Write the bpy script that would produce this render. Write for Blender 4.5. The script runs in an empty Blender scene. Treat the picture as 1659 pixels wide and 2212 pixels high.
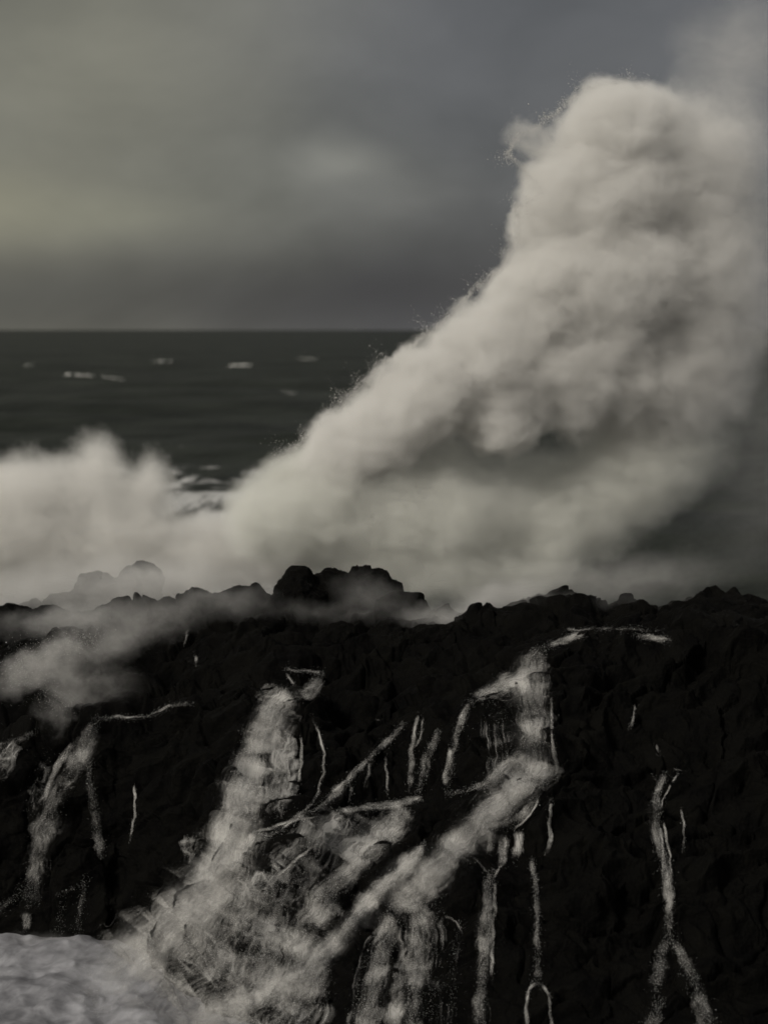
import bpy, bmesh, math, random
import numpy as np
from mathutils import Vector, Matrix
from mathutils.bvhtree import BVHTree

scene = bpy.context.scene
R = math.radians

# ------------------------------------------------------------------ camera
CAM_H = 16.4
FD = 4988.0                     # focal length in working units (frame 1659 x 2212)
CX, CY, HOR = 829.5, 1106.0, 710.0
PITCH = math.atan((CY - HOR) / FD)
cam_d = bpy.data.cameras.new('camera')
cam = bpy.data.objects.new('camera', cam_d)
scene.collection.objects.link(cam)
cam.location = (0, 0, CAM_H)
cam.rotation_euler = (R(90) - PITCH, 0, 0)
cam_d.sensor_fit = 'VERTICAL'
cam_d.sensor_height = 24.0
cam_d.lens = 12.0 / (CY / FD)
cam_d.clip_start = 0.5
cam_d.clip_end = 60000
cam_d.dof.use_dof = True
cam_d.dof.focus_distance = 63.0
cam_d.dof.aperture_fstop = 0.30
scene.camera = cam

# ------------------------------------------------------------------ render / exposure
scene.view_settings.view_transform = 'Standard'
scene.view_settings.look = 'None'
scene.view_settings.exposure = 1.05
scene.view_settings.gamma = 1.0
scene.view_settings.use_curve_mapping = False
cy = scene.cycles
cy.use_denoising = True
cy.use_adaptive_sampling = True
cy.adaptive_threshold = 0.1
cy.max_bounces = 6
cy.diffuse_bounces = 2
cy.glossy_bounces = 2
cy.volume_bounces = 3
cy.transparent_max_bounces = 48
cy.volume_step_rate = 1.0
cy.volume_max_steps = 256


# ------------------------------------------------------------------ node helpers
class NT:
    def __init__(self, tree):
        self.t = tree
        self.n = tree.nodes
        self.l = tree.links

    def new(self, kind, **kw):
        n = self.n.new(kind)
        for k, v in kw.items():
            setattr(n, k, v)
        return n

    def put(self, sock, v):
        if v is None:
            return
        if hasattr(v, 'is_output'):
            self.l.new(v, sock)
        else:
            sock.default_value = v

    def m(self, op, a, b=None, c=None, clamp=False):
        n = self.n.new('ShaderNodeMath')
        n.operation = op
        n.use_clamp = clamp
        for i, v in enumerate((a, b, c)):
            self.put(n.inputs[i], v)
        return n.outputs[0]

    def vm(self, op, a, b=None, scale=None):
        n = self.n.new('ShaderNodeVectorMath')
        n.operation = op
        self.put(n.inputs[0], a)
        if b is not None:
            self.put(n.inputs[1], b)
        if scale is not None:
            self.put(n.inputs['Scale'], scale)
        return n.outputs['Value'] if op in ('LENGTH', 'DOT_PRODUCT', 'DISTANCE') else n.outputs[0]

    def mix(self, f, a, b):
        n = self.n.new('ShaderNodeMix')
        n.data_type = 'RGBA'
        self.put(n.inputs[0], f)
        self.put(n.inputs[6], a)
        self.put(n.inputs[7], b)
        return n.outputs[2]

    def noise(self, vec, scale, detail=2.0, rough=0.5, color=False, dist=0.0):
        n = self.n.new('ShaderNodeTexNoise')
        self.put(n.inputs['Vector'], vec)
        n.inputs['Scale'].default_value = scale
        n.inputs['Detail'].default_value = detail
        n.inputs['Roughness'].default_value = rough
        n.inputs['Distortion'].default_value = dist
        return n.outputs['Color' if color else 'Fac']

    def maprange(self, v, a, b, c=0.0, d=1.0, smooth=False):
        n = self.n.new('ShaderNodeMapRange')
        n.interpolation_type = 'SMOOTHSTEP' if smooth else 'LINEAR'
        self.put(n.inputs[0], v)
        for i, x in enumerate((a, b, c, d)):
            self.put(n.inputs[i + 1], x)
        return n.outputs[0]


def col(r, g, b):
    return (r, g, b, 1.0)


# ------------------------------------------------------------------ sky and sun
TO_SUN = Vector((-0.58, -0.58, 0.57)).normalized()
SUN_EL = math.asin(TO_SUN.z)
SUN_AZ = math.atan2(TO_SUN.x, TO_SUN.y)
w = bpy.data.worlds.new('World')
scene.world = w
w.use_nodes = True
g = NT(w.node_tree)
g.n.clear()
out = g.new('ShaderNodeOutputWorld')
bg = g.new('ShaderNodeBackground')
bg.inputs['Strength'].default_value = 0.049
sky = g.new('ShaderNodeTexSky', sky_type='NISHITA')
sky.sun_disc = False
sky.sun_elevation = SUN_EL
sky.sun_rotation = SUN_AZ
tc = g.new('ShaderNodeTexCoord')
dirv = tc.outputs['Generated']
sx = g.new('ShaderNodeSeparateXYZ')
g.l.new(dirv, sx.inputs[0])
azn = g.m('ARCTAN2', sx.outputs[0], sx.outputs[1])
eln = g.m('ARCSINE', sx.outputs[2])
wn = g.noise(dirv, 9.0, 3.0, 0.5, color=True)
wv = g.vm('SUBTRACT', wn, (0.5, 0.5, 0.5))
ws = g.new('ShaderNodeSeparateXYZ')
g.l.new(wv, ws.inputs[0])
U = g.m('ADD', g.m('MULTIPLY', azn, FD / 1000), g.m('MULTIPLY', ws.outputs[0], 0.28))
V = g.m('ADD', g.m('MULTIPLY', eln, FD / 1000), g.m('MULTIPLY', ws.outputs[1], 0.16))
# U, V are in thousandths of the working units: U=(xd-829.5)/1000, V=(710-yd)/1000


def gauss(xd, yd, sx_, sy_, amt):
    a = g.m('DIVIDE', g.m('SUBTRACT', U, (xd - CX) / 1000), sx_ / 1000)
    b = g.m('DIVIDE', g.m('SUBTRACT', V, (HOR - yd) / 1000), sy_ / 1000)
    q = g.m('ADD', g.m('MULTIPLY', a, a), g.m('MULTIPLY', b, b))
    return g.m('MULTIPLY', g.m('EXPONENT', g.m('MULTIPLY', q, -0.7)), amt)


c = g.mix(g.maprange(U, -0.75, 0.25, smooth=True), col(0.182, 0.176, 0.145), col(0.122, 0.121, 0.124))
# overhead the cloud deck is a little brighter than near the sea
c = g.mix(g.maprange(eln, 0.16, 0.7, smooth=True), c, col(0.36, 0.35, 0.33))
for (xd, yd, a, b, amt, cc) in [
    (0, 0, 260, 130, 0.55, col(0.11, 0.107, 0.085)),
    (230, 140, 330, 190, 0.45, col(0.225, 0.215, 0.165)),
    (1000, 250, 330, 170, 0.55, col(0.104, 0.104, 0.109)),
    (1250, 40, 260, 80, 0.5, col(0.098, 0.098, 0.102)),
    (80, 650, 560, 105, 0.85, col(0.072, 0.072, 0.066)),
    (820, 600, 430, 130, 0.96, col(0.040, 0.040, 0.046)),
    (480, 420, 300, 110, 0.45, col(0.185, 0.185, 0.160)),
    (-30, 440, 170, 70, 0.7, col(0.265, 0.252, 0.185)),
    (210, 455, 150, 45, 0.55, col(0.225, 0.220, 0.170)),
    (690, 360, 88, 32, 0.95, col(0.262, 0.258, 0.232)),
    (790, 410, 130, 45, 0.45, col(0.185, 0.183, 0.172)),
    (1640, 500, 160, 500, 0.6, col(0.100, 0.101, 0.110)),
]:
    c = g.mix(gauss(xd, yd, a, b, amt), c, cc)
cn = g.noise(g.vm('MULTIPLY', dirv, (1.0, 1.0, 1.7)), 7.5, 5.0, 0.55, dist=0.5)
cn2 = g.noise(g.vm('MULTIPLY', dirv, (1.0, 1.0, 2.0)), 22.0, 4.0, 0.5, dist=0.4)
cm = g.m('ADD', g.maprange(cn, 0.3, 0.7, 0.80, 1.16), g.maprange(cn2, 0.3, 0.7, -0.05, 0.05))
c = g.vm('SCALE', c, scale=cm)
cl = g.vm('SCALE', c, scale=10.0)
fin = g.mix(0.96, sky.outputs[0], cl)
g.l.new(fin, bg.inputs['Color'])
g.l.new(bg.outputs[0], out.inputs['Surface'])

sun_d = bpy.data.lights.new('sun', 'SUN')
sun_d.energy = 1.5
sun_d.angle = R(14)
sun_d.color = (1.0, 0.945, 0.86)
sun = bpy.data.objects.new('sun', sun_d)
sun.rotation_euler = (-TO_SUN).to_track_quat('-Z', 'Y').to_euler()
sun.location = (-40, 20, 60)
scene.collection.objects.link(sun)


# ------------------------------------------------------------------ geometry helpers
def ray(xd, yd, Y):
    """world point at depth Y seen along direction (xd, yd) of the 1659 x 2212 frame"""
    xd = np.asarray(xd, float); yd = np.asarray(yd, float); Y = np.asarray(Y, float)
    cp, sp = math.cos(PITCH), math.sin(PITCH)
    up = CY - yd
    dx = xd - CX
    dy = FD * cp + up * sp
    dz = -FD * sp + up * cp
    t = Y / dy
    return np.stack([dx * t, dy * t + 0 * dx, CAM_H + dz * t], -1)


def np_mesh(name, verts, faces, smooth=True):
    me = bpy.data.meshes.new(name)
    verts = np.ascontiguousarray(verts, np.float32)
    faces = np.ascontiguousarray(faces, np.int32)
    k = faces.shape[1]
    me.vertices.add(len(verts))
    me.vertices.foreach_set('co', verts.ravel())
    me.loops.add(faces.size)
    me.loops.foreach_set('vertex_index', faces.ravel())
    me.polygons.add(len(faces))
    me.polygons.foreach_set('loop_start', np.arange(0, faces.size, k, dtype=np.int32))
    me.polygons.foreach_set('loop_total', np.full(len(faces), k, np.int32))
    me.polygons.foreach_set('use_smooth', np.full(len(faces), smooth))
    me.update(calc_edges=True)
    return me


def grid_faces(nr, nc):
    i = np.arange(nr - 1)[:, None] * nc + np.arange(nc - 1)[None, :]
    i = i.ravel()
    return np.stack([i, i + 1, i + nc + 1, i + nc], -1)


def put_obj(name, me, mat=None, parent=None, loc=(0, 0, 0)):
    o = bpy.data.objects.new(name, me)
    scene.collection.objects.link(o)
    o.location = loc
    if mat is not None:
        me.materials.append(mat)
    if parent is not None:
        o.parent = parent
    return o


def tag(o, label=None, cat=None, group=None, kind=None):
    if label: o['label'] = label
    if cat: o['category'] = cat
    if group: o['group'] = group
    if kind: o['kind'] = kind
    return o


# ---- noise (numpy)
_perm = np.random.RandomState(7).permutation(512).astype(np.int64)
_perm = np.concatenate([_perm, _perm, _perm])
_grad = np.random.RandomState(9).normal(size=(512, 3))
_grad /= np.linalg.norm(_grad, axis=1, keepdims=True)


def perlin(p):
    p = np.asarray(p, float)
    i = np.floor(p).astype(np.int64)
    f = p - i
    u = f * f * f * (f * (f * 6 - 15) + 10)
    i &= 511
    res = 0
    for dx in (0, 1):
        wx = u[..., 0] if dx else 1 - u[..., 0]
        for dy in (0, 1):
            wy = u[..., 1] if dy else 1 - u[..., 1]
            for dz in (0, 1):
                wz = u[..., 2] if dz else 1 - u[..., 2]
                h = _perm[_perm[_perm[(i[..., 0] + dx) & 511] + ((i[..., 1] + dy) & 511)] + ((i[..., 2] + dz) & 511)] & 511
                gr = _grad[h]
                d = gr[..., 0] * (f[..., 0] - dx) + gr[..., 1] * (f[..., 1] - dy) + gr[..., 2] * (f[..., 2] - dz)
                res = res + wx * wy * wz * d
    return res * 1.5


def fbm(p, octs=4, gain=0.5, lac=2.03):
    a, s, r = 1.0, 1.0, 0
    for k in range(octs):
        r = r + a * perlin(p * s + 17.3 * k)
        a *= gain
        s *= lac
    return r


def ridged(p, octs=4, gain=0.5, lac=2.1):
    a, s, r = 1.0, 1.0, 0
    for k in range(octs):
        r = r + a * (1 - 2 * np.abs(perlin(p * s + 31.7 * k)))
        a *= gain
        s *= lac
    return r


_rj = np.random.RandomState(11).rand(512, 4)


def cells(p):
    """Voronoi F1, F2 and a random value per cell"""
    p = np.asarray(p, float)
    i = np.floor(p).astype(np.int64)
    f = p - i
    f1 = np.full(p.shape[:-1], 9.0); f2 = f1.copy(); val = np.zeros_like(f1)
    for dx in (-1, 0, 1):
        for dy in (-1, 0, 1):
            for dz in (-1, 0, 1):
                h = _perm[_perm[_perm[(i[..., 0] + dx) & 511] + ((i[..., 1] + dy) & 511)] + ((i[..., 2] + dz) & 511)] & 511
                q = _rj[h]
                d = np.sqrt((dx + q[..., 0] - f[..., 0]) ** 2 + (dy + q[..., 1] - f[..., 1]) ** 2 + (dz + q[..., 2] - f[..., 2]) ** 2)
                cl_ = d < f1
                f2 = np.where(cl_, f1, np.minimum(f2, d))
                val = np.where(cl_, q[..., 3], val)
                f1 = np.where(cl_, d, f1)
    return f1, f2, val


def itp(pts, x):
    pts = sorted(pts)
    return np.interp(x, [q[0] for q in pts], [q[1] for q in pts])


# ------------------------------------------------------------------ materials
def rock_material(name, base=(0.0021, 0.0020, 0.0019)):
    m = bpy.data.materials.new(name)
    m.use_nodes = True
    k = NT(m.node_tree)
    b = k.n['Principled BSDF']
    co = k.new('ShaderNodeTexCoord').outputs['Object']
    n1 = k.noise(co, 0.9, 5.0, 0.6)
    n2 = k.noise(co, 7.0, 6.0, 0.65)
    cc = k.mix(k.maprange(n1, 0.35, 0.7), col(*[v * 0.55 for v in base]), col(base[0] * 1.6, base[1] * 1.6, base[2] * 1.35))
    cc = k.mix(k.maprange(n2, 0.55, 0.75), cc, col(base[0] * 2.2, base[1] * 2.2, base[2] * 1.7))
    k.l.new(cc, b.inputs['Base Color'])
    k.l.new(k.maprange(n2, 0.3, 0.7, 0.55, 0.9), b.inputs['Roughness'])
    b.inputs['Specular IOR Level'].default_value = 0.035
    bp = k.new('ShaderNodeBump')
    bp.inputs['Strength'].default_value = 0.8
    bp.inputs['Distance'].default_value = 0.12
    k.l.new(k.noise(co, 5.0, 8.0, 0.7), bp.inputs['Height'])
    k.l.new(bp.outputs[0], b.inputs['Normal'])
    return m


M_ROCK = rock_material('wet_black_rock')

# ------------------------------------------------------------------ sea
nr, nc = 900, 420
yy = np.exp(np.linspace(math.log(79.0), math.log(26000.0), nr))
ss = np.linspace(-1, 1, nc)
YY = np.repeat(yy[:, None], nc, 1)
XX = ss[None, :] * (YY * 0.26 + 28)
rs = np.random.RandomState(3)
Z = np.zeros_like(XX); DX = np.zeros_like(XX)
for lam, amp, spread in [(95, 1.1, .25), (70, .8, .3), (52, .6, .4), (38, .45, .5), (27, .32, .6), (19, .22, .7), (13, .15, .8), (9, .1, .9)]:
    for _ in range(3):
        th = rs.normal(0.12, spread)
        kx, ky = math.sin(th) * 6.283 / lam, math.cos(th) * 6.283 / lam
        ph = kx * XX + ky * YY + rs.rand() * 6.28
        fade = np.clip(lam * 9 / (YY * 0.02 + 1) / 40, 0, 1)
        s_ = np.sin(ph)
        Z += amp * 0.6 * fade * (s_ + 0.35 * np.cos(2 * ph))
Z *= 0.85
Z = Z - 0.35
Z *= np.clip((YY - 76) / 60, 0.35, 1)
me = np_mesh('sea', np.stack([XX, YY, Z], -1).reshape(-1, 3), grid_faces(nr, nc)[:, ::1])
m = bpy.data.materials.new('storm_sea_water')
m.use_nodes = True
k = NT(m.node_tree)
b = k.n['Principled BSDF']
geo = k.new('ShaderNodeNewGeometry').outputs['Position']
sp = k.new('ShaderNodeSeparateXYZ')
k.l.new(geo, sp.inputs[0])
st = k.vm('MULTIPLY', geo, (0.35, 0.12, 1.0))
n_f = k.noise(st, 0.35, 6.0, 0.62, dist=0.8)
nearf = k.m('MULTIPLY', k.maprange(sp.outputs[1], 230.0, 345.0, 1.0, 0.0, True),
            k.maprange(k.m('ABSOLUTE', k.m('ADD', sp.outputs[0], 20.0)), 10.0, 26.0, 1.0, 0.0, True))
foam = k.maprange(k.m('ADD', n_f, k.m('MULTIPLY', nearf, 0.26)), 0.70, 0.84, smooth=True)
streak = k.noise(k.vm('MULTIPLY', geo, (0.05, 0.012, 1.0)), 1.0, 5.0, 0.6)
wat = k.mix(k.maprange(streak, 0.35, 0.65), col(0.0045, 0.0062, 0.0042), col(0.0145, 0.0175, 0.013))
k.l.new(k.mix(foam, wat, col(0.36, 0.36, 0.35)), b.inputs['Base Color'])
b.inputs['Roughness'].default_value = 0.5
b.inputs['Specular IOR Level'].default_value = 0.05
bp = k.new('ShaderNodeBump')
bp.inputs['Strength'].default_value = 0.6
bp.inputs['Distance'].default_value = 1.2
k.l.new(k.noise(k.vm('MULTIPLY', geo, (0.25, 0.16, 1.0)), 1.0, 5.0, 0.6), bp.inputs['Height'])
k.l.new(bp.outputs[0], b.inputs['Normal'])
tag(put_obj('sea', me, m), kind='structure')
SEA_Z = lambda x, y: float(Z[np.abs(yy - y).argmin(), np.abs(ss * (y * 0.26 + 28) - x).argmin()])

# ------------------------------------------------------------------ cliff
RIM = [(-260, 1640), (0, 1600), (100, 1582), (200, 1552), (330, 1540), (420, 1520), (560, 1505), (640, 1492), (740, 1530), (850, 1552), (930, 1530), (1000, 1500), (1090, 1440), (1160, 1395), (1250, 1368), (1450, 1376), (1560, 1385), (1920, 1400)]
CREST = [(-260, 1370), (0, 1352), (60, 1330), (150, 1326), (250, 1318), (330, 1300), (430, 1282), (520, 1284), (600, 1288), (700, 1290), (860, 1296), (920, 1330), (990, 1362), (1090, 1360), (1140, 1318), (1200, 1306), (1260, 1310), (1310, 1322), (1350, 1314), (1420, 1324), (1490, 1318), (1560, 1324), (1659, 1330), (1920, 1340)]
FOOTY = [(-260, 62.4), (0, 62.2), (250, 61.5), (340, 58.5), (480, 55.0), (640, 52.5), (900, 51.5), (1920, 51.0)]
RIMY = [(-260, 66.0), (200, 65.5), (420, 65.0), (640, 64.2), (850, 63.6), (1000, 63.2), (1160, 63.4), (1300, 64.0), (1920, 64.0)]
ncol, nrow = 1000, 620
xd = np.linspace(-260, 1920, ncol)
fy, ry = itp(FOOTY, xd), itp(RIMY, xd)
rimz = ray(xd, itp(RIM, xd), ry)[..., 2]
ky_ = ry + 6.5
crz = ray(xd, itp(CREST, xd), ky_)[..., 2]
# control profile (depth, height) for every column
prof = [
    (fy - 1.6, 0 * xd - 2.5),
    (fy, 0 * xd),
    (fy + 0.28 * (ry - fy), 0.30 * rimz),
    (fy + 0.62 * (ry - fy), 0.66 * rimz),
    (ry - 0.35, 0.965 * rimz),
    (ry + 0.5, rimz + 0.06),
    (ry + 3.0, rimz * 0.55 + crz * 0.45 - 0.1),
    (ky_, crz),
    (ky_ + 2.2, crz - 1.2),
    (ky_ + 6.0, 0 * xd - 3.0),
]
s_nodes = np.array([0, .04, .24, .48, .68, .72, .82, .92, .96, 1.0])
sv = np.linspace(0, 1, nrow)
PY = np.array([[q[0][j] for q in prof] for j in range(ncol)])
PZ = np.array([[q[1][j] for q in prof] for j in range(ncol)])
BY = np.stack([np.interp(sv, s_nodes, PY[j]) for j in range(ncol)], 1)
BZ = np.stack([np.interp(sv, s_nodes, PZ[j]) for j in range(ncol)], 1)
for _ in range(10):
    for A in (BY, BZ):
        A[1:-1] = (A[:-2] + 2 * A[1:-1] + A[2:]) / 4
# fan shaped columns
BX = (xd[None, :] - CX) / FD * (BY / math.cos(PITCH)) * 1.0
P = np.stack([BX, BY, BZ], -1)
du = np.gradient(P, axis=1); dv = np.gradient(P, axis=0)
N = np.cross(du, dv)
N /= np.linalg.norm(N, axis=-1, keepdims=True) + 1e-9
if N[nrow // 2, ncol // 2, 1] > 0:
    N = -N


def rock_disp(P, amp=1.0):
    warp = np.stack([fbm(P * 0.5 + 5, 3), fbm(P * 0.5 + 50, 3), fbm(P * 0.5 + 90, 3)], -1)
    Q = P + 0.6 * warp
    d = 0.85 * fbm(Q * 0.22, 3) + 0.26 * ridged(Q * 0.40, 3) - 0.1
    # beds dipping down to the left, in steps
    wq = Q[..., 2] * 0.80 - Q[..., 0] * 0.42 + 0.3 * Q[..., 1]
    fr = wq / 0.95 - np.floor(wq / 0.95)
    d += 0.55 * (np.clip(fr * 2.6, 0, 1) - fr * 1.0)
    f1, f2, val = cells(Q * np.array([0.85, 0.7, 0.48]))
    d += 0.50 * (val - 0.5) - 0.30 * np.clip(0.14 - (f2 - f1), 0, 1) * 2
    f1, f2, val = cells(Q * 2.6)
    d += 0.10 * (val - 0.5) + 0.03 * (0.6 - f1)
    d += 0.022 * ridged(P * 3.6, 4)
    return d * amp


lim = np.interp(sv, [0, .06, .2, .66, .74, .86, .92, .96, 1], [.3, .5, 1, 1, .9, .95, .85, .6, .5])[:, None]
D = rock_disp(P) * lim
P = P + N * D[..., None]
cliff_v = P.reshape(-1, 3)
cliff_f = grid_faces(nrow, ncol)
me = np_mesh('cliff', cliff_v, cliff_f)
tag(put_obj('cliff', me, M_ROCK), kind='structure')

ALLV = [cliff_v]
ALLF = [cliff_f]
NV = len(cliff_v)

# ---- separate rocks
_ico = {}


def ico(sub):
    if sub not in _ico:
        bm = bmesh.new()
        bmesh.ops.create_icosphere(bm, subdivisions=sub, radius=1.0)
        v = np.array([q.co[:] for q in bm.verts])
        f = np.array([[q.index for q in t.verts] for t in bm.faces])
        bm.free()
        _ico[sub] = (v, f)
    return _ico[sub]


def rock(name, label, cat, lumps, group=None, seed=0, sub=6, rough=1.0):
    """lumps: (xd, yd, Y, half width, half height, half depth in metres)"""
    global NV
    vs, fs, n = [], [], 0
    for j, (x, y, Y, hw, hh, hd) in enumerate(lumps):
        v, f = ico(sub)
        pm = Y / FD
        c0 = ray(x, y, Y)
        off = np.array([seed * 3.7 + j * 1.9, seed * 1.3, j * 2.2])
        p = v * np.array([hw * pm, hd, hh * pm])
        q = p + off
        dd = 0.30 * fbm(q * 0.8, 3) + 0.18 * ridged(q * 1.3, 4)
        f1, f2, val = cells(q * 1.7)
        dd += 0.25 * (val - 0.5) - 0.4 * np.clip(0.12 - (f2 - f1), 0, 1)
        dd += 0.05 * ridged(q * 4, 3)
        sc = min(hw * pm, hh * pm, 1.2)
        p = p + v * (dd * sc * rough)[:, None]
        vs.append(p + c0); fs.append(f + n); n += len(v)
    V_ = np.concatenate(vs); F_ = np.concatenate(fs)
    base = np.array([V_[:, 0].mean(), V_[:, 1].mean(), V_[:, 2].min()])
    me = np_mesh(name, V_ - base, F_)
    o = put_obj(name, me, M_ROCK, loc=base)
    tag(o, label, cat, group)
    ALLV.append(V_); ALLF.append(F_); NV += len(V_)
    return o


GR = 'dark rocks along the top of the cliff'
rock('rock_outcrop', 'big knobbly black outcrop with a flat lumpy crown in the mist below the main plume', 'rock outcrop',
     [(648, 1300, 70.5, 44, 62, 1.0), (716, 1306, 71.2, 48, 64, 1.0), (800, 1302, 71.8, 60, 62, 1.2), (868, 1336, 71.0, 48, 44, 1.0), (742, 1350, 70.6, 110, 50, 1.1)], GR, 1)
rock('boulder', 'rounded dark boulder with a wet shiny top under the lumpy outcrop', 'boulder',
     [(735, 1398, 67.6, 46, 46, .8), (712, 1440, 67.2, 60, 44, .8)], GR, 2)
rock('boulder', 'pair of dark humps half hidden by mist in the middle of the ledge', 'boulder',
     [(868, 1408, 67.0, 38, 40, .7), (965, 1405, 67.2, 56, 44, .8), (912, 1440, 66.6, 60, 40, .8)], GR, 3)
rock('boulder', 'low dark hump right of the misty notch beside the top of the wide waterfall', 'boulder',
     [(1085, 1412, 66.5, 62, 38, .8)], GR, 4)
rock('rock_outcrop', 'hazy grey knob of rock standing alone far back on the left', 'rock outcrop',
     [(306, 1262, 75.5, 40, 42, .9), (268, 1290, 75.5, 56, 36, .9)], GR, 5)
rock('rock_outcrop', 'sloping misty rock shoulder left of the lone hazy knob', 'rock outcrop',
     [(205, 1300, 74.5, 52, 44, .9), (150, 1325, 74.3, 56, 34, .9)], GR, 6)
rock('rock_outcrop', 'dark ragged rock ridge at the left edge above the low spray', 'rock outcrop',
     [(30, 1372, 70.5, 60, 46, 1.0), (118, 1352, 71.0, 60, 34, 1.0)], GR, 7)
rock('rock_outcrop', 'long dark rock ridge behind the shallow pool on the right', 'rock outcrop',
     [(1175, 1338, 70.2, 52, 40, .9), (1260, 1336, 70.4, 60, 30, .9)], GR, 8)
rock('rock_outcrop', 'smooth dark hump on the skyline right of the shallow pool', 'rock outcrop',
     [(1372, 1340, 70.5, 70, 30, .9)], GR, 9)
rock('rock_outcrop', 'jagged low rocks on the skyline at the right edge', 'rock outcrop',
     [(1490, 1342, 70.8, 34, 30, .7), (1560, 1346, 71.0, 40, 34, .8), (1640, 1350, 71.0, 50, 26, .8)], GR, 10)
GB = 'boulders standing in the falling water'
rock('boulder', 'square dark boulder splitting the wide right waterfall', 'boulder', [(1058, 1706, 59.6, 30, 28, .5)], GB, 11)
rock('boulder', 'dark block at the right foot of the wide waterfall chute', 'boulder', [(1160, 1712, 59.3, 34, 18, .5)], GB, 12)
rock('boulder', 'rounded dark boulder at the top of the big left cascade', 'boulder', [(672, 1524, 63.3, 34, 28, .6)], GB, 13)
rock('boulder', 'long dark slab between the lacy middle fall and the right torrent', 'boulder', [(950, 1768, 59.0, 86, 34, .6), (905, 1800, 58.6, 50, 26, .5)], GB, 14)
rock('boulder', 'small round boulder wrapped in foam threads left of the lacy fall', 'boulder', [(651, 1898, 56.6, 16, 26, .3)], GB, 15)
rock('boulder', 'egg shaped dark boulder beside the small round one in the foam', 'boulder', [(700, 1910, 56.5, 18, 30, .3)], GB, 16)
rock('boulder', 'upright dark boulder at the bottom under the split thin fall', 'boulder', [(1165, 2182, 52.6, 22, 44, .5)], GB, 17)
rock('boulder', 'tall black pillar of rock between the torrent and the thin curtain', 'boulder', [(1010, 1940, 55.6, 30, 70, .6)], GB, 18)
rock('boulder', 'small dark stone ringed by foam in the lacy middle fall', 'boulder', [(985 - 35 - 145 + 180, 1818, 58.2, 14, 14, .3)], GB, 19)

# surface of the churning inlet at the foot of the cliff
nr2, nc2 = 420, 420
iy = np.linspace(51.0, 63.0, nr2); ix = np.linspace(-13.5, 1.5, nc2)
IX, IY = np.meshgrid(ix, iy)
q = np.stack([IX * 0.8, IY * 0.5, 0 * IX], -1)
IZ = 0.17 * fbm(q, 2) + 0.05 * ridged(q * 1.2 + 9, 2) - 0.18
ALLV.append(np.stack([IX, IY, IZ], -1).reshape(-1, 3)); ALLF.append(grid_faces(nr2, nc2))

# ------------------------------------------------------------------ depth map of the rock as seen along the frame directions
_v = np.concatenate(ALLV)
_tris = []
off = 0
for V_, F_ in zip(ALLV, ALLF):
    _tris += (F_ + off).tolist()
    off += len(V_)
bvh = BVHTree.FromPolygons(_v.tolist(), _tris)
STEP = 5
gx = np.arange(-60, 1720, STEP); gy = np.arange(1280, 2300, STEP)
DM = np.zeros((len(gy), len(gx)))
o_ = Vector((0, 0, CAM_H))
for a, yv in enumerate(gy):
    dirs = ray(gx, np.full(len(gx), yv), 60.0) - np.array([0, 0, CAM_H])
    for b_, dv_ in enumerate(dirs):
        h = bvh.ray_cast(o_, Vector(dv_))
        DM[a, b_] = h[0].y if h[0] is not None else 0
DM[DM == 0] = 75.0
del _v, _tris


def blur(A, r):
    k_ = np.exp(-0.5 * (np.arange(-2 * r, 2 * r + 1) / r) ** 2); k_ /= k_.sum()
    B = np.pad(A, 2 * r, mode='edge')
    B = np.stack([np.convolve(q, k_, 'valid') for q in B])
    B = np.stack([np.convolve(q, k_, 'valid') for q in B.T]).T
    return B


def minf(A, r):
    B = A.copy()
    for sft in range(-r, r + 1):
        B = np.minimum(B, np.roll(A, sft, 0))
    C = B.copy()
    for sft in range(-r, r + 1):
        C = np.minimum(C, np.roll(B, sft, 1))
    return C


DS = blur(minf(DM, 1), 2)
DS = np.minimum(DS, DM + 0.3)


def depth(x, y, A=None):
    A = DS if A is None else A
    u = np.clip((x - gx[0]) / STEP, 0, len(gx) - 1.001); v = np.clip((y - gy[0]) / STEP, 0, len(gy) - 1.001)
    i = u.astype(int); j = v.astype(int); fu = u - i; fv = v - j
    return (A[j, i] * (1 - fu) + A[j, i + 1] * fu) * (1 - fv) + (A[j + 1, i] * (1 - fu) + A[j + 1, i + 1] * fu) * fv


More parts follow.
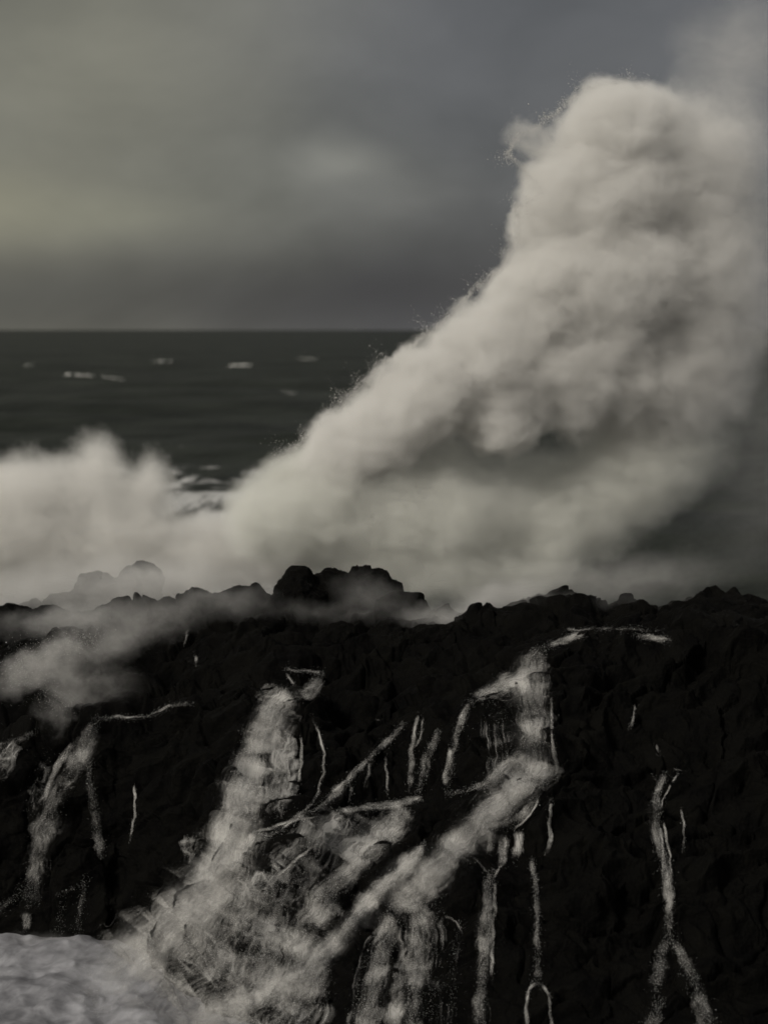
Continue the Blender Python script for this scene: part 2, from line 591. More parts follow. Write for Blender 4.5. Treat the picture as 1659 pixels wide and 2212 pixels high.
# ------------------------------------------------------------------ spray and mist: closed bodies of drifting droplets
def spray(name, blobs, K, tint, warp=0.7, wscale=0.55, grain=0.5, aniso=0.15, step=0.25, pad=1.12, voxel=0.35, power=1.4,
          label=None, cat=None, kind=None, gscale=1.3, absorb=None, detail=3.5, parent=None, streak=50.0):
    """blobs: (xd, yd, Y, half width, half height in frame units, half depth in metres, turn in degrees, softness, weight)"""
    B = []
    for (x, y, Y, hw, hh, hd, rot, gain, wt) in blobs:
        pm = Y / FD
        B.append((ray(x, y, Y), hw * pm, hd, hh * pm, R(rot), gain, wt))
    cen = np.array([b_[0] for b_ in B])
    base = np.array([cen[:, 0].mean(), cen[:, 1].mean(), min(b_[0][2] - b_[3] for b_ in B)])
    vs, fs, n = [], [], 0
    v, f = ico(4)
    for (c_, rx, rd, rz, ro, gain, wt) in B:
        q = v * np.array([rx, rd, rz]) * pad + v * warp * 0.75
        x = q[:, 0] * math.cos(ro) + q[:, 2] * math.sin(ro)
        z = -q[:, 0] * math.sin(ro) + q[:, 2] * math.cos(ro)
        vs.append(np.stack([x, q[:, 1], z], -1) + c_ - base); fs.append(f + n); n += len(v)
    tmp = put_obj('tmp', np_mesh('tmp', np.concatenate(vs), np.concatenate(fs)))
    md = tmp.modifiers.new('r', 'REMESH'); md.mode = 'VOXEL'; md.voxel_size = voxel
    dg = bpy.context.evaluated_depsgraph_get()
    me = bpy.data.meshes.new_from_object(tmp.evaluated_get(dg))
    me.name = name
    bpy.data.objects.remove(tmp)
    co = np.zeros(len(me.vertices) * 3, np.float32); me.vertices.foreach_get('co', co); co = co.reshape(-1, 3)
    no = np.zeros_like(co).ravel(); me.vertex_normals.foreach_get('vector', no); no = no.reshape(-1, 3)
    co = co + no * (0.45 * warp * fbm(co * 0.9 + base, 4))[:, None]
    me.vertices.foreach_set('co', co.ravel()); me.update()
    m = bpy.data.materials.new(name + '_droplets')
    m.use_nodes = True
    k = NT(m.node_tree)
    k.n.clear()
    o = k.new('ShaderNodeOutputMaterial')
    p = k.new('ShaderNodeTexCoord').outputs['Object']
    wn = k.noise(p, wscale, detail, 0.66, color=True)
    pw = k.vm('ADD', p, k.vm('SCALE', k.vm('SUBTRACT', wn, (0.5, 0.5, 0.5)), scale=warp * 2.4))
    tot = None
    for (c_, rx, rd, rz, ro, gain, wt) in B:
        mp = k.new('ShaderNodeMapping', vector_type='TEXTURE')
        k.l.new(pw, mp.inputs[0])
        mp.inputs['Location'].default_value = tuple(c_ - base)
        mp.inputs['Rotation'].default_value = (0, ro, 0)
        mp.inputs['Scale'].default_value = (rx, rd, rz)
        d = k.vm('LENGTH', mp.outputs[0])
        vv = k.m('MULTIPLY_ADD', d, -gain, gain, clamp=True)
        if wt != 1.0:
            vv = k.m('MULTIPLY', vv, wt)
        tot = vv if tot is None else k.m('MULTIPLY_ADD', k.m('SUBTRACT', 1.0, tot), vv, tot)
    dens = k.m('POWER', k.m('MAXIMUM', tot, 0.0), power)
    if grain > 0:
        gm = k.new('ShaderNodeMapping')
        gm.inputs['Rotation'].default_value = (0, R(streak), 0)
        gm.inputs['Scale'].default_value = (0.45, 1.0, 1.25)
        k.l.new(pw, gm.inputs[0])
        gn = k.noise(gm.outputs[0], gscale * 1.25, 4.0, 0.62)
        dens = k.m('MULTIPLY', dens, k.maprange(gn, 0.30, 0.68, 1.0 - grain, 1.0 + grain))
    dens = k.m('MULTIPLY', dens, K)
    pv = k.new('ShaderNodeVolumePrincipled')
    pv.inputs['Color'].default_value = col(*tint)
    pv.inputs['Anisotropy'].default_value = aniso
    k.l.new(dens, pv.inputs['Density'])
    k.l.new(pv.outputs[0], o.inputs['Volume'])
    m.cycles.volume_step_rate = step
    if parent is not None:
        return put_obj(name, me, m, parent, Vector(base) - parent.location)
    ob = put_obj(name, me, m, loc=base)
    return tag(ob, label, cat, kind=kind)



# ------------------------------------------------------------------ falling water: sheets, foam strands and flying drops on the rock
def foam_material(name, tint, mode='sheet', soft=0.62, top=0.60, wobble=1.0):
    """white water whose foam breaks up along the flow; the cover value of the sheet says how much of it is foam"""
    m = bpy.data.materials.new(name)
    m.use_nodes = True
    k = NT(m.node_tree)
    k.n.clear()
    o = k.new('ShaderNodeOutputMaterial')
    uv = k.new('ShaderNodeTexCoord').outputs['UV']
    at = k.new('ShaderNodeAttribute', attribute_name='cover').outputs['Fac']
    wob = k.vm('MULTIPLY', k.vm('SUBTRACT', k.noise(uv, 1.5, 4.0, 0.6, color=True), (0.5, 0.5, 0.5)), (0.50 * wobble, 0.7 * wobble, 0.0))
    q = k.vm('ADD', uv, wob)

    def rid(sc, det):
        n = k.noise(k.vm('MULTIPLY', q, sc), 1.0, det, 0.6)
        return k.m('SUBTRACT', 1.0, k.m('MULTIPLY', k.m('ABSOLUTE', k.m('SUBTRACT', n, 0.5)), 3.2), clamp=True), n
    r1, n1 = rid((6.0, 0.9, 1.0), 4.0)
    r2, n2 = rid((17.0, 2.4, 1.0), 5.0)
    n3 = k.noise(k.vm('MULTIPLY', q, (1.3, 0.7, 1.0)), 1.0, 3.0, 0.55)
    n4 = k.noise(k.vm('MULTIPLY', q, (30.0, 6.0, 1.0)), 1.0, 3.0, 0.7)
    pat = k.m('ADD', k.m('MULTIPLY', r1, 0.30), k.m('MULTIPLY', r2, 0.36))
    pat = k.m('ADD', pat, k.m('MULTIPLY', k.maprange(n3, 0.3, 0.7), 0.26))
    pat = k.m('ADD', pat, k.m('MULTIPLY', n4, 0.26))
    if mode == 'curtain':
        qc = k.vm('ADD', uv, k.vm('MULTIPLY', wob, (0.25, 0.6, 0.0)))
        c1 = k.noise(k.vm('MULTIPLY', qc, (9.0, 0.5, 1.0)), 1.0, 3.0, 0.55)
        c2 = k.noise(k.vm('MULTIPLY', qc, (30.0, 1.3, 1.0)), 1.0, 3.0, 0.6)
        pat = k.m('ADD', k.m('MULTIPLY', k.maprange(c1, 0.32, 0.68), 0.45), k.m('MULTIPLY', k.maprange(c2, 0.32, 0.68), 0.28))
        pat = k.m('ADD', pat, k.m('ADD', k.m('MULTIPLY', k.maprange(n3, 0.3, 0.7), 0.22), k.m('MULTIPLY', n4, 0.10)))
    if mode == 'lace':
        nets = []
        for sc in ((3.0, 2.1, 1.0), (7.5, 5.2, 1.0)):
            vo = k.new('ShaderNodeTexVoronoi', feature='DISTANCE_TO_EDGE')
            k.l.new(k.vm('MULTIPLY', q, sc), vo.inputs['Vector'])
            vo.inputs['Scale'].default_value = 1.0
            nets.append(k.maprange(vo.outputs[0], 0.0, 0.22, 1.0, 0.0, True))
        net = k.m('MAXIMUM', nets[0], k.m('MULTIPLY', nets[1], 0.75))
        pat = k.m('ADD', k.m('MULTIPLY', pat, 0.72), k.m('MULTIPLY', k.m('MULTIPLY', net, net), k.maprange(n3, 0.35, 0.65, 0.05, 0.40)))
    thr = k.m('MULTIPLY_ADD', at, -0.60, 1.0)
    a = k.m('DIVIDE', k.m('SUBTRACT', pat, thr), soft, clamp=True)
    a = k.m('MULTIPLY', k.m('POWER', a, 1.35), top, clamp=True)
    df = k.new('ShaderNodeBsdfPrincipled')
    df.inputs['Base Color'].default_value = col(*tint)
    df.inputs['Roughness'].default_value = 0.6
    df.inputs['Specular IOR Level'].default_value = 0.2
    bp = k.new('ShaderNodeBump')
    bp.inputs['Strength'].default_value = 0.9
    bp.inputs['Distance'].default_value = 0.10
    k.l.new(k.m('ADD', pat, n3), bp.inputs['Height'])
    k.l.new(bp.outputs[0], df.inputs['Normal'])
    tr = k.new('ShaderNodeBsdfTransparent')
    mx = k.new('ShaderNodeMixShader')
    k.l.new(a, mx.inputs[0]); k.l.new(tr.outputs[0], mx.inputs[1]); k.l.new(df.outputs[0], mx.inputs[2])
    k.l.new(mx.outputs[0], o.inputs['Surface'])
    return m


FOAM = (0.58, 0.568, 0.54)
M_SHEET = foam_material('white_water', FOAM)
M_LACE = foam_material('lacy_white_water', (0.34, 0.334, 0.32), 'lace', 0.6, 0.7, 0.45)
M_CURT = foam_material('curtain_water', (0.36, 0.354, 0.34), 'curtain', 0.55, 0.75, 0.5)
M_VEIL = foam_material('thin_water_veil', (0.34, 0.334, 0.32), 'sheet', 0.8, 0.45, 0.6)
M_STRAND = foam_material('foam_threads', (0.66, 0.648, 0.62), 'sheet', 0.7, 0.85)
M_DROP = bpy.data.materials.new('flying_drops')
M_DROP.use_nodes = True
M_DROP.node_tree.nodes['Principled BSDF'].inputs['Base Color'].default_value = col(0.3, 0.3, 0.29)
M_DROP.node_tree.nodes['Principled BSDF'].inputs['Roughness'].default_value = 0.5
WR = np.random.RandomState(21)


def set_uv_cover(me, uv, cover):
    ul = me.uv_layers.new(name='UVMap')
    li = np.zeros(len(me.loops), np.int32)
    me.loops.foreach_get('vertex_index', li)
    ul.data.foreach_set('uv', np.ascontiguousarray(uv[li], np.float32).ravel())
    at = me.attributes.new('cover', 'FLOAT', 'POINT')
    at.data.foreach_set('value', np.ascontiguousarray(cover, np.float32))


RELIEF = DM - blur(DM, 4)


class Path:
    def __init__(self, pts):
        """pts: (xd, yd, half width[, strength])"""
        A = np.array([list(p) + [1.0] * (4 - len(p)) for p in pts], float)
        d = np.r_[0, np.cumsum(np.hypot(np.diff(A[:, 0]), np.diff(A[:, 1])))]
        n = max(int(d[-1] / 4), 8)
        s = np.linspace(0, d[-1], n)
        B = np.stack([np.interp(s, d, A[:, j]) for j in range(4)], 1)
        w_ = 4
        ker = np.ones(2 * w_ + 1) / (2 * w_ + 1)
        for j in range(4):
            q = np.pad(B[:, j], w_, mode='reflect', reflect_type='odd')
            B[:, j] = np.convolve(q, ker, 'valid')
        r_ = WR.rand() * 90
        z_ = np.zeros_like(s)
        for j in (0, 1):
            B[:, j] += 4.0 * fbm(np.stack([s / 30 + r_, z_ + 3 * j, z_ + 5], -1), 3) * np.clip(s / 30, 0, 1)
        B[:, 2] *= np.clip(0.98 + 0.32 * fbm(np.stack([s / 38 + r_, z_, z_], -1), 3), 0.35, 1.6)
        B[:, 3] *= np.clip(0.90 + 0.45 * fbm(np.stack([s / 46 + r_, z_ + 9, z_], -1), 3), 0.35, 1.15)
        self.s, self.B, self.L = s, B, d[-1]
        T = np.gradient(B[:, :2], axis=0)
        T /= np.linalg.norm(T, axis=1, keepdims=True) + 1e-9
        self.T = T

    def at(self, s):
        B = [np.interp(s, self.s, self.B[:, j]) for j in range(4)]
        tx = np.interp(s, self.s, self.T[:, 0]); ty = np.interp(s, self.s, self.T[:, 1])
        return B, tx, ty


def sheet_geo(path, base, lift=0.05, bulge=0.12, across=24, soft=1.15, top=0.90, widen=1.25, power=1.7, relk=0.55, head=14):
    n = len(path.s)
    f = np.linspace(-1, 1, across)
    S = np.repeat(path.s[:, None], across, 1)
    Fm = np.repeat(f[None], n, 0)
    (x, y, hw, st), tx, ty = path.at(S)
    hw = hw * widen + 1.5
    sd = WR.rand(2) * 100
    wob = fbm(np.stack([S / 60 + sd[0], np.sign(Fm) * 3.0, 0 * S + sd[1]], -1), 3) * 0.45 * np.abs(Fm)
    px = x - ty * hw * (Fm + wob * np.sign(Fm)); py = y + tx * hw * (Fm + wob * np.sign(Fm))
    pm = 60 / FD
    Dp = depth(px, py) - lift - bulge * (1 - Fm ** 2)
    V = ray(px, py, Dp)
    rel = np.clip(depth(px, py, RELIEF) / 0.16, -1, 1)
    ends = np.clip(S / head, 0, 1) * np.clip((path.L - S) / 22, 0, 1)
    cov = (np.clip((1 - np.abs(Fm) ** power) * soft, 0, 1) * ends) * st * top
    rel = rel * relk
    cov = cov * (1 + 0.24 * rel) + 0.05 * rel * (cov > 0.1)
    uv = np.stack([(Fm * hw * pm) + sd[0], S * pm + sd[1]], -1)
    return V.reshape(-1, 3) - base, grid_faces(n, across), uv.reshape(-1, 2), cov.ravel()


def strand_geo(path, base, count, lmin, lmax, wid, lift=0.09, bulge=0.14, spread=1.0, wander=0.10, curl=0.0, amax=0.7):
    M = 22
    s0 = WR.rand(count) * path.L * 1.02 - 0.02 * path.L
    ln = WR.uniform(lmin, lmax, count)
    S = s0[:, None] + ln[:, None] * np.linspace(0, 1, M)[None]
    S = np.clip(S, 0, path.L)
    f0 = np.clip(WR.normal(0, 0.48, count), -1.15, 1.15) * spread
    sd = WR.rand(count, 1) * 200
    wn = fbm(np.stack([S / 34 + sd, sd + 0 * S, 0 * S + f0[:, None] * 2], -1), 3)
    Fm = f0[:, None] + wn * wander
    (x, y, hw, st), tx, ty = path.at(S)
    hw2 = hw + 1.5
    px = x - ty * hw2 * Fm; py = y + tx * hw2 * Fm
    wd = wid * WR.uniform(0.45, 1.5, (count, 1)) * np.clip(np.sin(np.linspace(0.04, 0.97, M) * math.pi), .15, 1)[None]
    gx_ = np.gradient(px, axis=1); gy_ = np.gradient(py, axis=1)
    gl = np.hypot(gx_, gy_) + 1e-6
    nx, ny = -gy_ / gl, gx_ / gl
    pm = 60 / FD
    jit = WR.uniform(0, 1, (count, 1)) * 0.06
    Dp = depth(px, py) - lift - jit - bulge * np.clip(1 - Fm ** 2, 0, 1)
    rows = []
    for q, up in ((-1, 0), (0, 1), (1, 0)):
        rows.append(ray(px + nx * wd * q, py + ny * wd * q, Dp - up * wd * pm * 0.8))
    V = np.stack(rows, 2)                       # count, M, 3, xyz
    cov = np.zeros((count, M, 3))
    fade = np.clip(np.sin(np.linspace(0.02, 0.98, M) * math.pi) * 1.6, 0, 1)[None] * WR.uniform(0.35, amax, (count, 1))
    cov[:, :, 1] = fade * np.clip(st, 0, 1.0)
    cov[:, :, 0] = cov[:, :, 2] = 0.12 * fade
    u = np.stack([sd + 0 * S - wd * pm, sd + 0 * S, sd + 0 * S + wd * pm], -1)
    v = np.repeat((S * pm)[:, :, None], 3, 2)
    uv = np.stack([u, v], -1)
    F1 = grid_faces(M, 3)
    Fa = (F1[None] + (np.arange(count) * M * 3)[:, None, None]).reshape(-1, 4)
    return V.reshape(-1, 3) - base, Fa, uv.reshape(-1, 2), cov.ravel()


_tet = np.array([[1, 1, 1], [1, -1, -1], [-1, 1, -1], [-1, -1, 1]], float) / 1.73
_tf = np.array([[0, 1, 2], [0, 3, 1], [0, 2, 3], [1, 3, 2]])


def drop_geo(path, base, count, spread, size):
    s = WR.rand(count) * path.L
    (x, y, hw, st), tx, ty = path.at(s)
    f = WR.normal(0, 1, count) * spread
    cl_ = fbm(np.stack([s / 25, f * 2, 0 * s], -1), 2)
    f = f * (1 + 0.8 * cl_)
    px = x - ty * (hw + 6) * f + WR.normal(0, 2, count); py = y + tx * (hw + 6) * f + WR.normal(0, 3, count)
    Dp = depth(px, py) - np.abs(WR.normal(0.12, 0.18, count)) - 0.03
    c_ = ray(px, py, Dp)
    r = size * np.exp(WR.normal(0, 0.4, count))[:, None, None]
    th = WR.rand(count) * 6.28
    rot = np.zeros((count, 3, 3)); rot[:, 0, 0] = np.cos(th); rot[:, 0, 1] = -np.sin(th); rot[:, 1, 0] = np.sin(th); rot[:, 1, 1] = np.cos(th); rot[:, 2, 2] = 1.4
    V = np.einsum('nij,kj->nki', rot, _tet) * r + c_[:, None, :]
    Fa = (_tf[None] + (np.arange(count) * 4)[:, None, None]).reshape(-1, 3)
    return V.reshape(-1, 3) - base, Fa


def joinq(geos):
    vs, fs, us, cs, n = [], [], [], [], 0
    for V, F_, u, c_ in geos:
        vs.append(V); fs.append(F_ + n); us.append(u); cs.append(c_); n += len(V)
    return np.concatenate(vs), np.concatenate(fs), np.concatenate(us), np.concatenate(cs)


GW = 'sea water pouring back off the cliff'


def waterfall(label, sheets=(), lace=(), threads=(), curtains=(), name='waterfall', cat='waterfall', dens=1.0, wid=2.0, group=GW, haze=None):
    """sheets, lace: lists of point lists; threads: extra point lists with strands only"""
    allp = list(sheets) + list(lace) + list(threads) + list(curtains)
    P_ = [Path(p) for p in allp]
    pt = max((q.B[-1] for q in P_), key=lambda r: r[1])
    base = ray(pt[0], pt[1], depth(np.array([pt[0]]), np.array([pt[1]]))[0])
    e = bpy.data.objects.new(name, None)
    e.empty_display_size = 0.3
    scene.collection.objects.link(e)
    e.location = base
    tag(e, label, cat, group)
    drops_ = []
    for i, q in enumerate(P_):
        area = q.L * q.B[:, 2].mean()
        kind = 'curtain' if i >= len(allp) - len(curtains) else 'sheet' if i < len(sheets) else 'lace' if i < len(sheets) + len(lace) else 'thread'
        if kind == 'sheet':
            parts = [('water_sheet', M_SHEET, sheet_geo(q, base, widen=1.3 if q.B[:, 2].mean() > 14 else 1.0)), ('splash_veil', M_VEIL, sheet_geo(q, base, lift=0.035, bulge=0.04, across=30, soft=1.0, top=0.72, widen=1.65, power=1.2))][:2 if q.B[:, 2].mean() > 14 else 1]
            gs = [strand_geo(q, base, max(int(area / 45 * dens), 6), 24, 110, wid * 0.34, lift=0.12)]
        elif kind == 'lace':
            parts = [('foam_lace', M_LACE, sheet_geo(q, base, lift=0.03, bulge=0.04, across=30, top=1.18, soft=1.4, power=2.5))]
            gs = []
        elif kind == 'curtain':
            parts = [('water_curtain', M_CURT, sheet_geo(q, base, lift=0.05, bulge=0.05, across=30, top=1.15, soft=1.4, power=2.2, relk=0.3, head=70))]
            gs = []
        else:
            parts = [('water_film', M_SHEET, sheet_geo(q, base, lift=0.03, bulge=0.02, across=12, top=0.92, widen=0.9))]
            gs = [strand_geo(q, base, max(int(q.L / 22 * dens), 4), 30, 90, min(wid * 0.5, 0.9), wander=0.25, spread=0.7, bulge=0.03)]
        if gs:
            parts.append(('foam_strands', M_STRAND, joinq(gs)))
        for pn, mt, (V, F_, u, c_) in parts:
            me = np_mesh(pn, V, F_); set_uv_cover(me, u, c_)
            put_obj(pn, me, mt, e)
        kk = {'sheet': 1 / 8, 'lace': 1 / 30, 'curtain': 1 / 26, 'thread': 1 / 30}[kind]
        drops_.append(drop_geo(q, base, max(int(q.L * (q.B[:, 2].mean() + 6) * kk * dens), 8), 0.36, 0.0048))
    vs, fs, n = [], [], 0
    for V, F_ in drops_:
        vs.append(V); fs.append(F_ + n); n += len(V)
    me = np_mesh('flying_drops', np.concatenate(vs), np.concatenate(fs))
    tag(put_obj('flying_drops', me, M_DROP, e), kind='stuff')
    for hz in (haze or []):
        A = Path(hz[1])
        nb_ = max(int(A.L / 62), 3)
        bl = []
        for s_ in (np.arange(nb_) + 0.5) / nb_ * A.L:
            (x, y, hw, st), tx, ty = A.at(np.array([s_]))
            Yd = depth(x, y)[0]
            bl.append((x[0], y[0], Yd - 0.22, hw[0] * 1.1, 58, 0.42, math.degrees(math.atan2(tx[0], ty[0])) * -1.0, 1.5, float(st[0])))
        spray('spray_mist', bl, hz[0], (0.95, 0.94, 0.92), warp=0.30, wscale=1.6, grain=0.6, step=0.25, voxel=0.14, gscale=3.2, parent=e, detail=3.0)
    return e


# -- the big left cascade
waterfall('broad dense white cascade curving down into the foam, widest of the left half',
    sheets=[
        [(632, 1494, 30), (604, 1520, 40), (576, 1580, 42), (548, 1660, 46), (528, 1730, 50), (512, 1800, 58), (492, 1870, 66), (462, 1930, 74), (420, 1985, 80), (370, 2030, 90), (320, 2080, 110, .8), (290, 2130, 120, .5)],
        [(590, 1520, 20), (560, 1590, 26), (528, 1680, 28), (500, 1760, 32), (478, 1840, 34), (450, 1910, 38), (405, 1970, 40), (345, 2020, 42), (285, 2060, 46)],
        [(520, 1755, 42), (500, 1810, 52), (486, 1870, 52), (460, 1930, 50), (410, 1990, 46)],
        [(580, 2050, 50, .5), (520, 2120, 80, .7), (440, 2180, 90, .8), (360, 2240, 100, .7)],
        [(330, 2050, 40, .6), (290, 2090, 70, .7), (240, 2130, 90, .6), (180, 2170, 90, .4)],
        [(560, 1900, 40, .6), (530, 1950, 60, .7), (490, 2000, 75, .6), (470, 2060, 90, .55), (440, 2120, 110, .5)],
    ],
    lace=[
        [(618, 1556, 22), (614, 1600, 24), (612, 1660, 30), (604, 1720, 30), (596, 1770, 26)],
        [(420, 1800, 16, .8), (408, 1850, 18, .7), (410, 1890, 14, .4)],
        [(590, 1880, 36, .8), (580, 1940, 46, .8), (560, 2010, 60, .8), (540, 2090, 80, .7), (520, 2160, 90, .6)],
    ],
    threads=[
        [(650, 1585, 3), (652, 1640, 4), (640, 1720, 3)], [(583, 1620, 2), (650, 1617, 2)], [(628, 1600, 3), (620, 1640, 3), (628, 1720, 3)],
    ], dens=1.15, wid=2.3,
    haze=[(0.45, [(606, 1530, 46, .6), (560, 1640, 54, .7), (520, 1760, 64, .8), (490, 1870, 78, .9), (440, 1960, 100, 1), (370, 2040, 110, 1), (300, 2110, 130, .9), (220, 2150, 140, .7)])])
waterfall('small fan of white water spilling out of the notch above the big left cascade',
    sheets=[[(612, 1443, 4, .8), (660, 1452, 6, .9), (703, 1456, 6)], [(690, 1455, 16, .8), (686, 1475, 18), (672, 1496, 18), (640, 1502, 12)]],
    threads=[[(618, 1450, 3), (630, 1475, 3), (640, 1492, 3)], [(560, 1505, 2), (600, 1503, 3), (640, 1495, 4)]], dens=1.6)
waterfall('single crooked thread of water winding down the rock right of the big left cascade',
    threads=[[(672, 1540, 2), (688, 1585, 2), (702, 1625, 3), (698, 1670, 3), (686, 1720, 3), (660, 1750, 3), (625, 1775, 4), (580, 1790, 4), (540, 1800, 3)],
             [(605, 1790, 2), (640, 1770, 3), (690, 1765, 2)]], dens=2.2)
# -- diagonal thin fall
waterfall('narrow diagonal cascade running down to the left across the middle of the rock face',
    sheets=[[(874, 1558, 6), (852, 1590, 9), (822, 1612, 9), (800, 1635, 6), (776, 1660, 8), (748, 1690, 12), (724, 1715, 12), (690, 1745, 6, .7), (650, 1762, 5, .6), (610, 1790, 5, .5), (570, 1812, 4, .4)]],
    threads=[[(832, 1625, 2), (836, 1680, 3), (838, 1722, 3)], [(800, 1640, 4), (790, 1700, 6)], [(760, 1690, 6), (755, 1730, 6)], [(805, 1555, 2), (818, 1556, 2), (826, 1556, 2)]], dens=1.6, wid=1.8)
# -- thin curtains left of the right chute
waterfall('pair of thin lacy curtains between the narrow diagonal cascade and the wide torrent',
    sheets=[[(948, 1575, 5, .7), (935, 1605, 14, .8), (922, 1640, 16, .8), (912, 1680, 14, .6), (902, 1715, 10, .4)],
            [(1016, 1512, 6, .8), (1000, 1545, 10, .9), (984, 1590, 9, .8), (976, 1640, 8, .5), (970, 1690, 8, .3)]],
    threads=[[(905, 1540, 3), (892, 1590, 7), (888, 1650, 10), (884, 1710, 10)], [(914, 1545, 2), (908, 1600, 3), (890, 1620, 3)], [(975, 1610, 10), (965, 1660, 12), (960, 1710, 10)]], dens=1.5, wid=1.7)
# -- right torrent
waterfall('wide bright torrent dropping from the shallow pool, then running diagonally down to the left',
    sheets=[
        [(1168, 1398, 20, .8), (1150, 1430, 30), (1146, 1480, 36), (1148, 1540, 36), (1152, 1600, 38), (1142, 1660, 48), (1108, 1710, 46), (1060, 1748, 40), (1030, 1790, 42), (985, 1825, 34), (940, 1880, 40), (900, 1918, 42), (860, 1950, 36, .8), (838, 1972, 24, .5)],
        [(846, 1968, 20, .8), (826, 2050, 24, .85), (806, 2130, 28, .85), (786, 2240, 34, .8)],
        [(905, 1945, 22, .7), (900, 2030, 26, .75), (896, 2120, 28, .7), (888, 2240, 32, .7)],
        [(1150, 1465, 30), (1100, 1480, 24), (1050, 1496, 16), (1015, 1514, 8)],
        [(1185, 1690, 10, .6), (1130, 1690, 26), (1080, 1735, 30), (1030, 1770, 24), (985, 1820, 22), (940, 1880, 24), (886, 1930, 26)],
        [(1135, 1620, 24, .8), (1100, 1650, 20, .9), (1060, 1690, 16, .8), (1010, 1706, 5, .5), (960, 1716, 3, .4)],
    ],
    curtains=[
        [(1075, 1500, 50, .8), (1075, 1560, 52, .8), (1082, 1620, 44, .8), (1090, 1680, 40, .8)],
        [(1180, 1680, 16, .5), (1205, 1690, 8, .4)],
        [(935, 1930, 30, .8), (938, 2000, 34, .8), (935, 2080, 36, .7), (930, 2150, 38, .7), (926, 2240, 40, .7)],
        [(880, 1950, 34, .9), (884, 2020, 36, .85), (878, 2090, 38, .75), (874, 2160, 40, .7), (868, 2240, 42, .7)],
        [(860, 1960, 20, .8), (800, 2050, 20, .8), (775, 2130, 24, .8), (765, 2240, 28, .7)],
        [(1000, 1985, 10, .6), (985, 2040, 16, .6), (975, 2120, 20, .6), (970, 2240, 24, .6)],
        [(846, 1968, 24, .9), (830, 2040, 28, .8), (816, 2120, 32, .7), (800, 2220, 36, .7)],
    ],
    threads=[[(1190, 1500, 3), (1192, 1600, 4), (1205, 1680, 8)], [(900, 2000, 10), (880, 2060, 20), (860, 2140, 30), (850, 2230, 30)]],
    dens=1.1, wid=2.2,
    haze=[(0.18, [(1150, 1420, 40, .6), (1148, 1540, 50, .7), (1145, 1650, 56, .7), (1080, 1735, 54, .8), (1010, 1815, 54, .8), (925, 1895, 50, .8), (860, 1950, 44, .6)])])
waterfall('bright shallow foam pool on top of the ledge, feeding the wide torrent',
    sheets=[[(1268, 1366, 9), (1232, 1378, 9), (1200, 1388, 10), (1172, 1402, 10)], [(1365, 1372, 4), (1400, 1376, 11), (1425, 1377, 9), (1450, 1386, 3)], [(1215, 1362, 2.5, .8), (1290, 1357, 2.5, .7), (1360, 1359, 2.5, .6), (1420, 1362, 3, .8)]],
    dens=1.5, wid=1.6, name='rock_pool', cat='rock pool')
waterfall('low step of white water beside the wide torrent, thin curtains hanging under it',
    sheets=[[(1158, 1725, 6, .7), (1140, 1750, 12, .8), (1110, 1772, 18, .9), (1070, 1785, 14, .9), (1040, 1792, 8, .7)]],
    threads=[[(1165, 1720, 2), (1150, 1755, 2), (1120, 1785, 3), (1100, 1795, 3)], [(1060, 1795, 8), (1056, 1850, 10)], [(1085, 1795, 14), (1085, 1880, 16)], [(1120, 1790, 14), (1118, 1860, 16)], [(1190, 1720, 6), (1186, 1800, 8), (1180, 1850, 6)]], dens=1.1, wid=1.5)
# -- middle lacy fall
waterfall('lacy fan of white water spreading below a flat lip, centre of the rocks',
    sheets=[
        [(915, 1724, 5), (860, 1736, 12), (790, 1746, 10), (725, 1752, 6)],
        [(880, 1740, 22), (845, 1785, 34), (815, 1826, 26), (775, 1862, 22), (735, 1900, 28), (700, 1945, 36), (668, 2000, 42), (640, 2060, 46), (615, 2120, 46), (590, 2170, 40, .7)],
    ],
    lace=[
        [(745, 1752, 50), (715, 1800, 66), (680, 1850, 66, .8), (645, 1900, 56, .7), (610, 1950, 50, .6), (590, 2010, 50, .6), (575, 2080, 60, .6)],
        [(800, 1760, 50), (770, 1810, 50), (730, 1860, 50, .8)],
        [(728, 1945, 30, .5), (690, 2010, 36, .5), (660, 2080, 40, .6)],
        [(640, 1830, 40, .7), (600, 1880, 34, .6), (570, 1930, 30, .5)],
    ],
    threads=[[(740, 1760, 3), (700, 1790, 4), (690, 1820, 4), (650, 1850, 4), (612, 1880, 4), (575, 1925, 3)], [(600, 1990, 2), (620, 2015, 2), (622, 2050, 2)], [(560, 1925, 2), (575, 1912, 2), (592, 1922, 2)]],
    dens=1.1, wid=2.0)
